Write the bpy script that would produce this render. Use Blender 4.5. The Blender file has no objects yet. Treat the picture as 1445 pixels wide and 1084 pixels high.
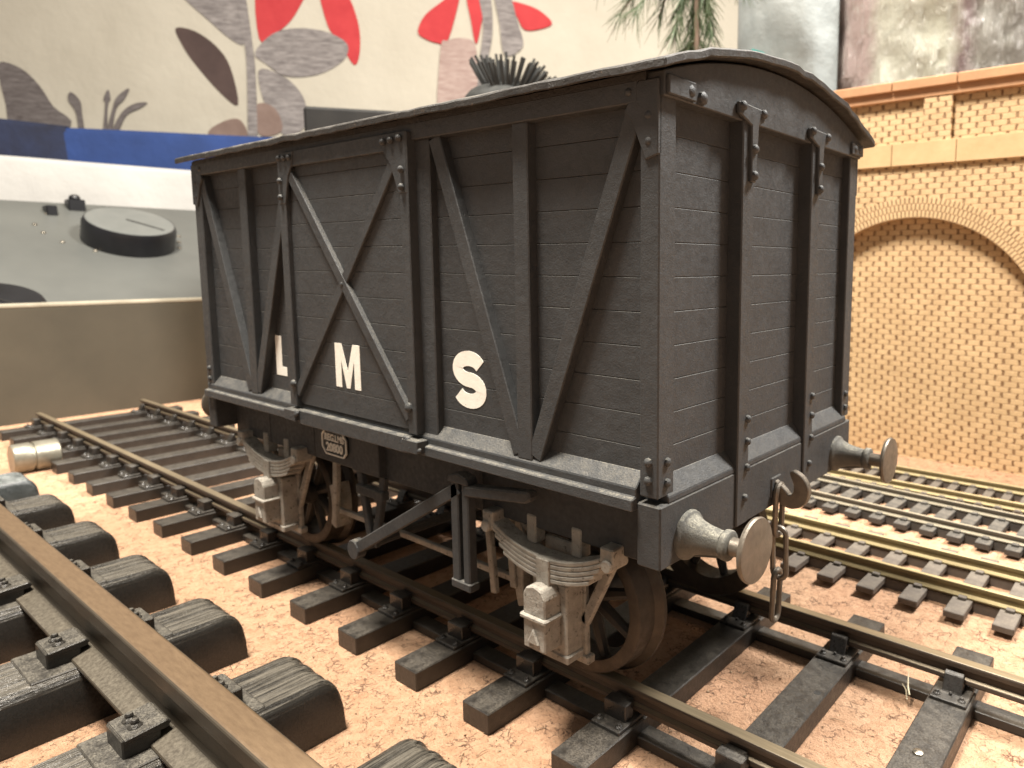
import bpy, bmesh, math, random
from mathutils import Vector, Matrix, noise as mnoise
random.seed(7)
PI = math.pi
S = 0.001                                   # all lengths below are millimetres
sc = bpy.context.scene
COL = sc.collection

# ---------------------------------------------------------------- camera
YAW, PIT, ROLL = math.radians(126.613), math.radians(-6.797), math.radians(0.241)
f = Vector((math.cos(PIT)*math.cos(YAW), math.cos(PIT)*math.sin(YAW), math.sin(PIT)))
r0 = Vector((math.sin(YAW), -math.cos(YAW), 0)); u0 = r0.cross(f)
c_, s_ = math.cos(ROLL), math.sin(ROLL)
rt = c_*r0 + s_*u0; up = -s_*r0 + c_*u0
CAM = Vector((44.617, -88.897, 58.241))
cd = bpy.data.cameras.new('camera'); cam = bpy.data.objects.new('camera', cd); COL.objects.link(cam)
M = Matrix.Identity(4)
for i in range(3):
    M[i][0], M[i][1], M[i][2], M[i][3] = rt[i], up[i], -f[i], CAM[i]*S
cam.matrix_world = M
cd.sensor_fit = 'HORIZONTAL'; cd.sensor_width = 36
cd.lens = 992.9/1445*36
cd.shift_x = (722.5-922.67)/1445
cd.shift_y = (488.67-542)/1445
cd.clip_start = 0.002; cd.clip_end = 20
cd.dof.use_dof = True
cd.dof.focus_distance = (Vector((-8, -27, 52))-CAM).dot(f)*S
cd.dof.aperture_fstop = 60
sc.camera = cam

# ---------------------------------------------------------------- light
w = bpy.data.worlds.new('World'); sc.world = w; w.use_nodes = True
bg = w.node_tree.nodes['Background']
bg.inputs['Color'].default_value = (1.0, 0.94, 0.86, 1); bg.inputs['Strength'].default_value = 0.29

def area(name, loc, target, size, power, col):
    d = bpy.data.lights.new(name, 'AREA'); d.shape = 'DISK'; d.size = size*S; d.energy = power; d.color = col
    o = bpy.data.objects.new(name, d); COL.objects.link(o)
    o.location = Vector(loc)*S
    o.rotation_euler = (Vector(target)-Vector(loc)).to_track_quat('-Z', 'Y').to_euler()
    return o
area('ceiling_lamp_rear', (195, 240, 520), (0, 20, 20), 120, 9.5, (1.0, 0.96, 0.90))
area('ceiling_lamp_front', (-90, -135, 560), (-50, -20, 0), 150, 12.0, (1.0, 0.92, 0.81))
sc.view_settings.view_transform = 'Standard'
sc.view_settings.look = 'None'
sc.view_settings.exposure = 0.0; sc.view_settings.gamma = 1.0
sc.cycles.use_denoising = True
sc.cycles.max_bounces = 8

# ---------------------------------------------------------------- helpers
class MB:
    def __init__(s): s.v = []; s.f = []
    def add(s, vs, fs):
        b = len(s.v); s.v += [tuple(x) for x in vs]; s.f += [tuple(b+i for i in q) for q in fs]; return s
    def box(s, x0, x1, y0, y1, z0, z1):
        if x0 > x1: x0, x1 = x1, x0
        if y0 > y1: y0, y1 = y1, y0
        if z0 > z1: z0, z1 = z1, z0
        return s.add([(x0,y0,z0),(x1,y0,z0),(x1,y1,z0),(x0,y1,z0),(x0,y0,z1),(x1,y0,z1),(x1,y1,z1),(x0,y1,z1)],
                     [(3,2,1,0),(4,5,6,7),(0,1,5,4),(1,2,6,5),(2,3,7,6),(3,0,4,7)])
    def prism(s, poly, axis, a0, a1):
        """poly in the two other axes (cyclic order kept: x->(y,z), y->(x,z), z->(x,y))"""
        def P(p, a):
            return {'x': (a, p[0], p[1]), 'y': (p[0], a, p[1]), 'z': (p[0], p[1], a)}[axis]
        n = len(poly)
        vs = [P(p, a0) for p in poly]+[P(p, a1) for p in poly]
        fs = [tuple(range(n)), tuple(range(2*n-1, n-1, -1))]+[(i, n+i, n+(i+1) % n, (i+1) % n) for i in range(n)]
        return s.add(vs, fs)
    def bar(s, p0, p1, wdt, y0, y1):
        """flat bar in the x-z plane from p0 to p1, y from y0 to y1"""
        p0 = Vector(p0); p1 = Vector(p1); d = (p1-p0).normalized(); n = Vector((-d.y, d.x))*wdt/2
        return s.prism([p0+n, p0-n, p1-n, p1+n], 'y', y0, y1)
    def lathe(s, o, axis, prof, seg=32, close=False):
        """prof: list of (dist along axis, radius)"""
        o = Vector(o); a = Vector(axis).normalized()
        t = a.cross(Vector((0,0,1)) if abs(a.z) < .9 else Vector((1,0,0))).normalized(); b = a.cross(t)
        vs = []; n = len(prof)
        for k in range(seg):
            an = 2*PI*k/seg; q = t*math.cos(an)+b*math.sin(an)
            for d, r in prof: vs.append(o+a*d+q*r)
        fs = []
        m = n if close else n-1
        for k in range(seg):
            k2 = (k+1) % seg
            for i in range(m):
                j = (i+1) % n
                fs.append((k*n+i, k*n+j, k2*n+j, k2*n+i))
        if not close:
            fs.append(tuple(k*n for k in range(seg))); fs.append(tuple(k*n+n-1 for k in range(seg-1, -1, -1)))
        return s.add(vs, fs)
    def tube(s, pts, r, seg=8, closed=False):
        pts = [Vector(p) for p in pts]; n = len(pts); vs = []
        up_ = None
        for i, p in enumerate(pts):
            if closed: d = pts[(i+1) % n]-pts[i-1]
            else: d = pts[min(i+1, n-1)]-pts[max(i-1, 0)]
            d.normalize()
            if up_ is None:
                up_ = d.cross(Vector((0.31, 0.55, 0.77))).normalized()
            up_ = (up_-d*up_.dot(d)).normalized(); b = d.cross(up_)
            rr = r[i] if isinstance(r, (list, tuple)) else r
            for k in range(seg):
                a = 2*PI*k/seg; vs.append(p+(up_*math.cos(a)+b*math.sin(a))*rr)
        fs = []
        for i in range(n if closed else n-1):
            j = (i+1) % n
            for k in range(seg):
                k2 = (k+1) % seg; fs.append((i*seg+k, i*seg+k2, j*seg+k2, j*seg+k))
        if not closed:
            fs.append(tuple(range(seg-1, -1, -1))); fs.append(tuple((n-1)*seg+k for k in range(seg)))
        return s.add(vs, fs)
    def dome(s, o, axis, r, h, seg=8):
        return s.lathe(o, axis, [(0, r), (h*.55, r*.92), (h*.85, r*.6), (h, r*.12)], seg)
    def pieces(s, key=None):
        """one MB per connected piece (or per key of the piece's centre)"""
        p = list(range(len(s.v)))
        def find(i):
            while p[i] != i: p[i] = p[p[i]]; i = p[i]
            return i
        for q in s.f:
            for i in q[1:]: p[find(i)] = find(q[0])
        comp = {}
        for i in range(len(s.v)): comp.setdefault(find(i), []).append(i)
        cen = {r: sum((Vector(s.v[i]) for i in c), Vector())/len(c) for r, c in comp.items()}
        out = {}
        for q in s.f:
            r = find(q[0]); k = key(cen[r]) if key else r
            out.setdefault(k, []).append(q)
        res = []
        for k in sorted(out, key=str):
            used = sorted({i for q in out[k] for i in q}); ix = {i: n for n, i in enumerate(used)}
            mb = MB(); mb.add([s.v[i] for i in used], [tuple(ix[i] for i in q) for q in out[k]]); res.append(mb)
        return res
    def build_each(s, name, m, parent=None, off=(0,0,0), key=None, **kw):
        return [mb.build(name, m, parent, off, **kw) for mb in s.pieces(key)]
    def build(s, name, m, parent=None, off=(0,0,0), bevel=0.0, smooth=False, seg=1, loc=None, clean=False):
        bm = bmesh.new(); off = Vector(off)
        vs = [bm.verts.new((Vector(p)-off)*S) for p in s.v]
        for q in s.f:
            try: bm.faces.new([vs[i] for i in q])
            except ValueError: pass
        if clean: bmesh.ops.remove_doubles(bm, verts=bm.verts, dist=1e-7)
        bmesh.ops.recalc_face_normals(bm, faces=bm.faces)
        if bevel:
            es = [e for e in bm.edges if len(e.link_faces) == 2 and e.calc_face_angle(0) > 0.5]
            bmesh.ops.bevel(bm, geom=es, offset=bevel*S, segments=seg, affect='EDGES', clamp_overlap=True)
        me = bpy.data.meshes.new(name); bm.to_mesh(me); bm.free()
        me.materials.append(m)
        if smooth:
            for p in me.polygons: p.use_smooth = True
            me.set_sharp_from_angle(angle=math.radians(38))
        o = bpy.data.objects.new(name, me); COL.objects.link(o)
        if parent: o.parent = parent
        if loc is not None: o.location = Vector(loc)*S
        return o

def tag(o, label=None, cat=None, group=None, kind=None):
    for k, v in (('label', label), ('category', cat), ('group', group), ('kind', kind)):
        if v: o[k] = v
    return o
def thing(name, label, cat, loc=(0,0,0), rz=0, group=None):
    o = bpy.data.objects.new(name, None); COL.objects.link(o); o.empty_display_size = .01
    o.location = Vector(loc)*S; o.rotation_euler = (0, 0, rz)
    return tag(o, label, cat, group)
def copy_obj(o, parent=None, loc=None):
    c = o.copy(); COL.objects.link(c)
    if parent: c.parent = parent
    if loc is not None: c.location = Vector(loc)*S
    for ch in list(o.children): copy_obj(ch, c)
    return c
def smooth_poly(pts, n=5):
    out = []; m = len(pts)
    for i in range(m):
        p0, p1, p2, p3 = (Vector(pts[(i+k-1) % m]) for k in range(4))
        for j in range(n):
            t = j/n
            out.append(0.5*((2*p1)+(p2-p0)*t+(2*p0-5*p1+4*p2-p3)*t*t+(3*p1-p0-3*p2+p3)*t**3))
    return out

# ---------------------------------------------------------------- materials
class NT:
    def __init__(s, name):
        s.m = bpy.data.materials.new(name); s.m.use_nodes = True; s.t = s.m.node_tree
        s.b = s.t.nodes['Principled BSDF']; s._co = None
    def n(s, ty, **kw):
        x = s.t.nodes.new(ty)
        for k, v in kw.items(): setattr(x, k, v)
        return x
    def l(s, a, b): s.t.links.new(a, b)
    @property
    def co(s):
        if s._co is None:
            tc = s.n('ShaderNodeTexCoord'); mp = s.n('ShaderNodeVectorMath', operation='SCALE')
            mp.inputs['Scale'].default_value = 1000; s.l(tc.outputs['Object'], mp.inputs[0]); s._co = mp.outputs[0]
        return s._co
    def stretch(s, v):
        x = s.n('ShaderNodeVectorMath', operation='MULTIPLY'); s.l(s.co, x.inputs[0]); x.inputs[1].default_value = v; return x.outputs[0]
    def noise(s, scale, detail=4, rough=.55, vec=None, w=None):
        x = s.n('ShaderNodeTexNoise'); x.inputs['Scale'].default_value = scale; x.inputs['Detail'].default_value = detail
        x.inputs['Roughness'].default_value = rough; s.l(vec or s.co, x.inputs['Vector']); return x.outputs['Fac']
    def ramp(s, fac, stops):
        x = s.n('ShaderNodeValToRGB'); e = x.color_ramp.elements
        while len(e) < len(stops): e.new(.5)
        for q, (p, c) in zip(e, stops):
            q.position = p; q.color = (*c, 1) if isinstance(c, (tuple, list)) else (c, c, c, 1)
        s.l(fac, x.inputs['Fac']); return x.outputs['Color']
    def mix(s, fac, a, b, mode='MIX'):
        x = s.n('ShaderNodeMix', data_type='RGBA', blend_type=mode)
        for k, v in ((0, fac), (6, a), (7, b)):
            if hasattr(v, 'links'): s.l(v, x.inputs[k])
            else: x.inputs[k].default_value = v if k == 0 else (*v, 1)
        return x.outputs[2]
    def math(s, op, a, b=0.0, c=None):
        x = s.n('ShaderNodeMath', operation=op)
        for k, v in enumerate((a, b) if c is None else (a, b, c)):
            if hasattr(v, 'links'): s.l(v, x.inputs[k])
            else: x.inputs[k].default_value = v
        return x.outputs[0]
    def upmask(s, lo=.45, hi=.8):
        g = s.n('ShaderNodeNewGeometry'); x = s.n('ShaderNodeSeparateXYZ'); s.l(g.outputs['True Normal'], x.inputs[0])
        r = s.n('ShaderNodeMapRange'); r.inputs[1].default_value = lo; r.inputs[2].default_value = hi; s.l(x.outputs['Z'], r.inputs[0]); return r.outputs[0]
    def bump(s, h, dist, strength=1.0, prev=None):
        x = s.n('ShaderNodeBump'); x.inputs['Distance'].default_value = dist*S; x.inputs['Strength'].default_value = strength
        s.l(h, x.inputs['Height'])
        if prev: s.l(prev, x.inputs['Normal'])
        return x.outputs[0]
    def done(s, col=None, rough=None, nrm=None, metal=0.0, **kw):
        for k, v in (('Base Color', col), ('Roughness', rough), ('Normal', nrm), ('Metallic', metal)):
            if v is None: continue
            if hasattr(v, 'links'): s.l(v, s.b.inputs[k])
            else: s.b.inputs[k].default_value = (*v, 1) if isinstance(v, (tuple, list)) else v
        for k, v in kw.items(): s.b.inputs[k.replace('_', ' ')].default_value = v
        return s.m

def worn(name, dark, light, dust=None, dustamt=1.0, rough=(.5, .8), scale=.35, grain=.05, metal=0.0, fleck=None, fleckp=.7):
    t = NT(name)
    a = t.noise(scale, 6, .65); b = t.noise(2.6, 5, .7)
    col = t.mix(t.ramp(a, [(.3, 0.0), (.72, 1.0)]), dark, light)
    col = t.mix(t.ramp(b, [(.35, 0.0), (.8, .55)]), col, light)
    if fleck:
        fl = t.ramp(t.noise(1.1, 8, .75), [(fleckp, 0.0), (fleckp+.06, 1.0)]); col = t.mix(fl, col, fleck)
    rg = t.ramp(t.noise(1.3, 4), [(.3, rough[0]), (.7, rough[1])])
    if dust:
        dn = t.math('MULTIPLY', t.ramp(t.noise(4.0, 8, .8), [(.42, .12), (.58, 1.0)]), t.ramp(t.noise(.5, 6, .65), [(.36, .12), (.60, 1.0)]))
        dm = t.math('MULTIPLY', t.math('MULTIPLY', dn, t.upmask(.52, .86)), dustamt)
        col = t.mix(dm, col, dust); rg = t.mix(dm, rg, (1, 1, 1))
    bp = t.bump(t.noise(4.5, 5, .7), grain, .9)
    bp = t.bump(t.noise(.7, 3, .5), grain*2.2, .5, bp)
    return t.done(col, rg, bp, metal)

DUST = (.33, .30, .24)
m_body = worn('black_paint', (.027, .0292, .0312), (.046, .0485, .0505), DUST, .6, (.42, .68), .16, .085, fleck=(.17, .16, .14), fleckp=.76)
m_frame = worn('underframe_paint', (.024, .025, .0262), (.042, .042, .0415), DUST, .55, (.55, .85), .2, .06)
m_roof = worn('roof_felt', (.014, .0135, .013), (.034, .030, .026), (.28, .25, .21), .45, (.35, .6), .3, .14, fleck=(.16, .115, .075), fleckp=.62)
m_cast = worn('bare_casting', (.19, .172, .148), (.40, .37, .32), (.55, .51, .43), .55, (.42, .75), .5, .17, metal=.2, fleck=(.075, .062, .048), fleckp=.58)
m_wheel = worn('rusty_wheel', (.032, .0255, .02), (.072, .056, .042), None, 0, (.38, .65), .4, .05, metal=.45)
m_wheelin = worn('wheel_centre', (.024, .022, .02), (.045, .038, .03), None, 0, (.5, .7), .4, .04)
m_buffer = worn('buffer_paint', (.05, .05, .045), (.12, .115, .098), (.40, .375, .30), .95, (.5, .8), .3, .12)
m_steel = worn('dull_steel', (.10, .087, .07), (.21, .18, .145), None, 0, (.34, .55), .5, .04, metal=.55)
m_bright = worn('worn_steel', (.22, .20, .17), (.45, .41, .34), None, 0, (.2, .4), .5, .03, metal=.9)
m_sleeper = worn('sleeper_plastic', (.014, .0125, .011), (.028, .0245, .021), (.15, .13, .10), .42, (.30, .5), .25, .05, fleck=(.14, .12, .095), fleckp=.70)
m_chair = worn('chair_plastic', (.016, .0145, .013), (.032, .029, .026), (.18, .16, .13), .45, (.22, .4), .5, .05)
m_letter = worn('chipped_white', (.80, .77, .69), (.90, .87, .79), None, 0, (.5, .7), .5, .03, fleck=(.13, .12, .10), fleckp=.63)
m_plate = worn('plate_black', (.012, .012, .012), (.03, .03, .028), None, 0, (.4, .6), .5, .03)
m_brass = worn('number_metal', (.58, .56, .50), (.76, .73, .66), None, 0, (.35, .6), 1.5, .03)

def rail_mat(name, top, side, lo=.75, rough=.32):
    t = NT(name)
    st = t.noise(1.0, 5, .6, t.stretch((.12, 3.5, 1.5)))
    tp = t.mix(t.ramp(st, [(.3, 0.), (.75, 1.)]), tuple(c*.62 for c in top), top)
    sd = t.mix(t.ramp(t.noise(.5, 6, .7, t.stretch((.35, 1, 1.4))), [(.3, 0.), (.7, 1.)]), tuple(c*.5 for c in side), side)
    um = t.upmask(.7, .95)
    col = t.mix(um, sd, tp); mt = t.math('MULTIPLY', um, .45)
    rg = t.math('MULTIPLY_ADD', um, rough-.6, .6)
    return t.done(col, rg, t.bump(t.noise(2.2, 5, .7, t.stretch((.2, 2, 1))), .025, .8), mt)
m_rail = rail_mat('tarnished_rail', (.30, .24, .155), (.062, .045, .031))
m_railoo = rail_mat('nickel_rail', (.80, .66, .37), (.15, .11, .042), rough=.24)
m_railfine = rail_mat('dull_nickel_rail', (.56, .50, .37), (.08, .066, .045), rough=.36)
m_railg = None
def mk_railg():
    t = NT('brass_rail'); sz = t.n('ShaderNodeSeparateXYZ'); t.l(t.co, sz.inputs[0]); hd = t.math('GREATER_THAN', sz.outputs['Z'], 15.6); um0 = t.upmask(.8, .97); um = t.math('MULTIPLY', um0, hd)
    tp = t.mix(t.ramp(t.noise(1.4, 6, .7, t.stretch((.3, 1.5, 1))), [(.3, 0.), (.75, 1.)]), (.120, .077, .043), (.185, .125, .072))
    sd = t.mix(t.noise(.4, 5, .6), (.030, .024, .017), (.062, .051, .036)); sd = t.mix(t.math('MULTIPLY', t.math('SUBTRACT', um0, um), t.ramp(t.noise(1.8, 7, .75), [(.4, .1), (.65, .75)])), sd, (.17, .15, .115))
    return t.done(t.mix(um, sd, tp), t.math('MULTIPLY_ADD', um, .02, .46), t.bump(t.noise(3, 4, .7), .03, .8), t.math('MULTIPLY', um, .35))
m_railg = mk_railg()

def mk_gsleeper():
    t = NT('grained_plastic')
    g = t.noise(1.0, 5, .6, t.stretch((1.15, .055, .6))); g2 = t.noise(1.0, 3, .5, t.stretch((3.2, .12, 1.5)))
    col = t.mix(t.noise(.25, 5, .6), (.013, .012, .0105), (.026, .024, .021))
    dm = t.math('MULTIPLY', t.upmask(.4, .9), t.ramp(t.noise(1.2, 8, .75, t.stretch((2.2, .07, 1))), [(.42, 0.), (.64, .8)]))  # dusty streaks along the top, strengthened in colour to read as sheen
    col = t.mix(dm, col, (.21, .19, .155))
    rg = t.ramp(t.noise(1.8, 4), [(.3, .2), (.7, .36)])
    bp = t.bump(t.math('MULTIPLY', t.upmask(.2, .8), t.ramp(g, [(.35, 0.), (.62, 1.)])), .30, .8); bp = t.bump(t.math('MULTIPLY', t.upmask(.2, .8), g2), .14, .7, bp); bp = t.bump(t.noise(5, 3), .04, .8, bp)
    return t.done(col, rg, bp)
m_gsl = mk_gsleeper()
m_gslsheen = worn('sheen_top_plastic', (.013, .016, .016), (.028, .033, .033), (.30, .32, .31), .8, (.25, .4), .3, .08)  # dark plastic; upper faces coloured blue grey to stand in for a reflection
m_gclip = worn('clip_plastic', (.016, .0145, .013), (.032, .029, .025), (.21, .19, .15), .6, (.25, .45), .4, .07)

def mk_cork():
    t = NT('cork')
    n1 = t.noise(.045, 4, .5); n2 = t.noise(.62, 8, .72); n3 = t.noise(1.9, 6, .75)
    v = t.n('ShaderNodeTexVoronoi', feature='F1'); v.inputs['Scale'].default_value = .8
    ve = t.n('ShaderNodeTexVoronoi', feature='DISTANCE_TO_EDGE'); ve.inputs['Scale'].default_value = .8
    jit = t.n('ShaderNodeVectorMath', operation='ADD'); t.l(t.co, jit.inputs[0])
    nz = t.n('ShaderNodeTexNoise'); nz.inputs['Scale'].default_value = .9; nz.inputs['Detail'].default_value = 5; t.l(t.co, nz.inputs['Vector'])
    sc2 = t.n('ShaderNodeVectorMath', operation='SCALE'); sc2.inputs['Scale'].default_value = 1.8; t.l(nz.outputs['Color'], sc2.inputs[0])
    t.l(sc2.outputs[0], jit.inputs[1]); t.l(jit.outputs[0], v.inputs['Vector']); t.l(jit.outputs[0], ve.inputs['Vector'])
    col = t.mix(t.ramp(n2, [(.3, 0.), (.70, 1.)]), (.42, .235, .13), (.63, .385, .235))
    sv = t.n('ShaderNodeSeparateColor'); t.l(v.outputs['Color'], sv.inputs[0])
    col = t.mix(t.ramp(sv.outputs[0], [(.0, 0.), (1., .6)]), col, (.69, .44, .28))
    col = t.mix(t.ramp(n1, [(.42, 0.), (.7, .35)]), col, (.66, .34, .20))
    crack = t.math('MULTIPLY', t.ramp(ve.outputs['Distance'], [(.0, 1.), (.09, 0.)]), t.ramp(t.noise(.35, 6, .7), [(.50, 0.), (.66, 1.)]))
    pit = t.ramp(n3, [(.31, 1.), (.39, 0.)])
    fleck = t.ramp(t.noise(1.0, 8, .75), [(.635, 0.), (.68, 1.)])
    dark = t.math('MAXIMUM', crack, t.math('MAXIMUM', t.math('MULTIPLY', pit, .8), t.math('MULTIPLY', fleck, .85)))
    col = t.mix(dark, col, (.10, .048, .028))
    h = t.math('SUBTRACT', t.math('MULTIPLY_ADD', n2, 1.0, t.math('MULTIPLY', n3, .45)), t.math('MULTIPLY', dark, .55))
    bp = t.bump(h, 1.1, 1.0); bp = t.bump(t.noise(6, 3, .6), .08, .8, bp)
    return t.done(col, .92, bp)
m_cork = mk_cork()

def mk_brick(ring=None):
    t = NT('laser_cut_brick' if not ring else 'laser_cut_ring')
    sp = t.n('ShaderNodeSeparateXYZ'); t.l(t.co, sp.inputs[0])
    X, Z = sp.outputs['X'], sp.outputs['Z']
    wob = t.math('MULTIPLY_ADD', t.noise(1.1, 3), .30, -.15)
    if ring:
        xc, zc, pitch, rad = ring
        dx = t.math('SUBTRACT', X, xc); dz = t.math('SUBTRACT', Z, zc)
        rr = t.math('SQRT', t.math('ADD', t.math('MULTIPLY', dx, dx), t.math('MULTIPLY', dz, dz)))
        U = t.math('MULTIPLY', t.math('ARCTAN2', dx, dz), rad/pitch); V = t.math('DIVIDE', t.math('SUBTRACT', rr, rad), 2.15)
        U = t.math('ADD', U, 500.0)
    else:
        U = t.math('MULTIPLY_ADD', X, 1/4.5, 500.0); V = t.math('MULTIPLY_ADD', Z, 1/1.78, 500.0)
    U = t.math('ADD', U, wob)
    row = t.math('FLOOR', V); fv = t.math('SUBTRACT', V, row)
    par = t.math('MULTIPLY', t.math('MODULO', row, 2.0), .5)
    fu = t.math('FRACT', t.math('ADD', U, par))
    du = t.math('ABSOLUTE', t.math('SUBTRACT', fu, .5)); dv = t.math('ABSOLUTE', t.math('SUBTRACT', fv, .5))
    perp = t.ramp(du, [(.5-(.095 if not ring else .16), 0.), (.5-(.06 if not ring else .09), 1.)])
    burn = t.ramp(t.noise(.5, 5, .7), [(.3, .55), (.6, 1.)])
    perp = t.math('MULTIPLY', perp, t.math('MULTIPLY', t.ramp(dv, [(.40, 1.), (.49, .45)]), burn))
    bed = t.ramp(dv, [(.40, 0.), (.47, 1.)])
    base = t.mix(t.ramp(t.noise(.12, 6, .65), [(.3, 0.), (.7, 1.)]), (.47, .325, .17), (.61, .435, .24))
    base = t.mix(t.ramp(t.noise(1.6, 6, .7), [(.35, 0.), (.75, .5)]), base, (.27, .165, .085))
    col = t.mix(t.math('MULTIPLY', bed, .38 if not ring else .5), base, (.27, .145, .06))
    col = t.mix(perp, col, (.17, .09, .038) if not ring else (.16, .085, .035))
    h = t.math('SUBTRACT', 1.0, t.math('MAXIMUM', perp, t.math('MULTIPLY', bed, .3)))
    bp = t.bump(h, .35, 1.0); bp = t.bump(t.noise(3, 4, .7), .05, .7, bp)
    return t.done(col, .75, bp)
ARC = (-26.5, 32.6, 40.5)
m_brick = mk_brick(); m_ring = mk_brick((ARC[0], ARC[1], 1.25, ARC[2]))
m_stone = worn('sanded_fibreboard', (.42, .285, .14), (.53, .37, .20), None, 0, (.65, .85), .12, .05)
m_coping = worn('burnt_fibreboard', (.34, .175, .085), (.46, .255, .13), None, 0, (.6, .85), .12, .05)

def plain(name, a, b, scale=.05, rough=.7, bumpd=.1, bscale=1.5, metal=0.0, **kw):
    t = NT(name)
    return t.done(t.mix(t.ramp(t.noise(scale, 5, .6), [(.3, 0.), (.7, 1.)]), a, b), rough, t.bump(t.noise(bscale, 4, .6), bumpd, .8), metal, **kw)
m_board = plain('brown_board', (.044, .036, .022), (.064, .052, .033), .03, .7, .06)
m_boardedge = plain('pale_board_edge', (.24, .215, .16), (.34, .305, .235), .1, .8, .1)
m_case = plain('grey_plastic', (.085, .088, .082), (.112, .115, .106), .02, .42, .05)
m_cap = plain('black_rubber', (.005, .005, .006), (.010, .010, .012), .1, .35, .05)
m_captop = plain('grey_cap_face', (.11, .117, .112), (.145, .15, .142), .05, .35, .05)
m_white = plain('white_cloth', (.46, .45, .43), (.52, .51, .485), .02, .85, 1.2, .06)
m_blue = plain('blue_cloth', (.010, .030, .115), (.015, .043, .165), .05, .85, .6, .2)
m_navy = plain('navy_cloth', (.008, .010, .024), (.014, .022, .06), .05, .85, .6, .2)
m_curtain = plain('cream_cotton', (.42, .385, .315), (.48, .445, .37), .012, .9, 3.0, .018)
def printed(name, a, b, streak=False):
    t = NT(name)
    n_ = t.noise(.2, 6, .7, t.stretch((.35, .35, 1.9))) if streak else t.noise(.05, 4)
    return t.done(t.mix(t.ramp(n_, [(.35, 0.), (.65, 1.)]), a, b), .9, t.bump(t.noise(.018, 4), 3.0, .8))
m_lgrey = printed('printed_grey', (.125, .11, .108), (.29, .265, .255), True)
m_lbrown = printed('printed_brown', (.06, .038, .034), (.078, .050, .044))
m_lred = printed('printed_red', (.40, .03, .036), (.46, .042, .046))
m_ltan = printed('printed_tan', (.17, .115, .095), (.22, .155, .13))
m_lpink = printed('printed_pink', (.27, .185, .165), (.40, .31, .275), True)
m_ldark = printed('printed_dark_grey', (.085, .07, .068), (.17, .15, .145), True)
m_black = plain('black_plastic', (.010, .010, .010), (.018, .017, .016), .1, .4, .05)
m_bristle = plain('bristle', (.012, .0135, .0135), (.034, .034, .031), .3, .75, .05)
m_needle = plain('pine_needle', (.035, .060, .022), (.075, .105, .045), .1, .6, .05)
m_bark = plain('brown_stem', (.09, .06, .04), (.15, .10, .07), .1, .8, .2)
m_teal = plain('teal_paper', (.03, .26, .24), (.05, .33, .30), .05, .5, .1)
m_bagpaper = plain('grey_paper', (.16, .18, .18), (.26, .28, .275), .03, .55, 1.0, .08)
m_straw = plain('dry_straw', (.36, .31, .21), (.46, .40, .28), .5, .7, .02)
m_tube = plain('yellowed_metal', (.20, .185, .145), (.33, .31, .25), .3, .35, .1, metal=.55)
m_table = plain('wood_table', (.16, .10, .06), (.22, .14, .085), .02, .6, .1)
def mk_film():
    t = NT('crumpled_film')
    sp = t.n('ShaderNodeSeparateXYZ'); t.l(t.co, sp.inputs[0])
    wv = t.math('MULTIPLY_ADD', t.noise(.05, 5, .6), 14.0, -7.0)
    x = t.math('MULTIPLY_ADD', t.math('ADD', sp.outputs['X'], wv), 1/130.0, 60/130.0)
    col = t.ramp(x, [(.0, (.30, .245, .23)), (.15, (.42, .33, .31)), (.19, (.52, .51, .43)), (.40, (.48, .47, .38)), (.45, (.22, .16, .16)), (.50, (.32, .31, .28)), (.62, (.20, .185, .165)), (.8, (.26, .245, .21))])
    hi = t.ramp(t.noise(.22, 10, .78, t.stretch((2.0, 1, .45))), [(.52, 0.), (.70, .8)])  # pale crease streaks are film highlights painted into the colour
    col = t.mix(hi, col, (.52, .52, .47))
    bp = t.bump(t.noise(.30, 9, .75, t.stretch((1.8, 1, .5))), 3.5, 1.0)
    return t.done(col, .18, bp)
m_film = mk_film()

# ================================================================ SETTING
CZ = -7.7
tag(MB().box(-1500, 700, -700, 1500, -30, -12).build('floor', m_table, bevel=.5), kind='structure')
tag(MB().box(-329.5, 190, -170, 215, -12, CZ).build('ground', m_cork, bevel=.2), kind='structure')

# ================================================================ WAGON (the subject)
X0, X1 = -116.9, 0.0
XC = (X0+X1)/2
OFF = (XC, 0, 0)
wag = thing('model_wagon', 'black model railway box van with white L M S letters standing on the track', 'wagon', OFF)
def part(name, mb, m, parent=wag, **kw): return mb.build(name, m, parent, OFF, **kw)
def parts(name, mb, m, parent=wag, key=None, **kw): return mb.build_each(name, m, parent, OFF, key, **kw)

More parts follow.
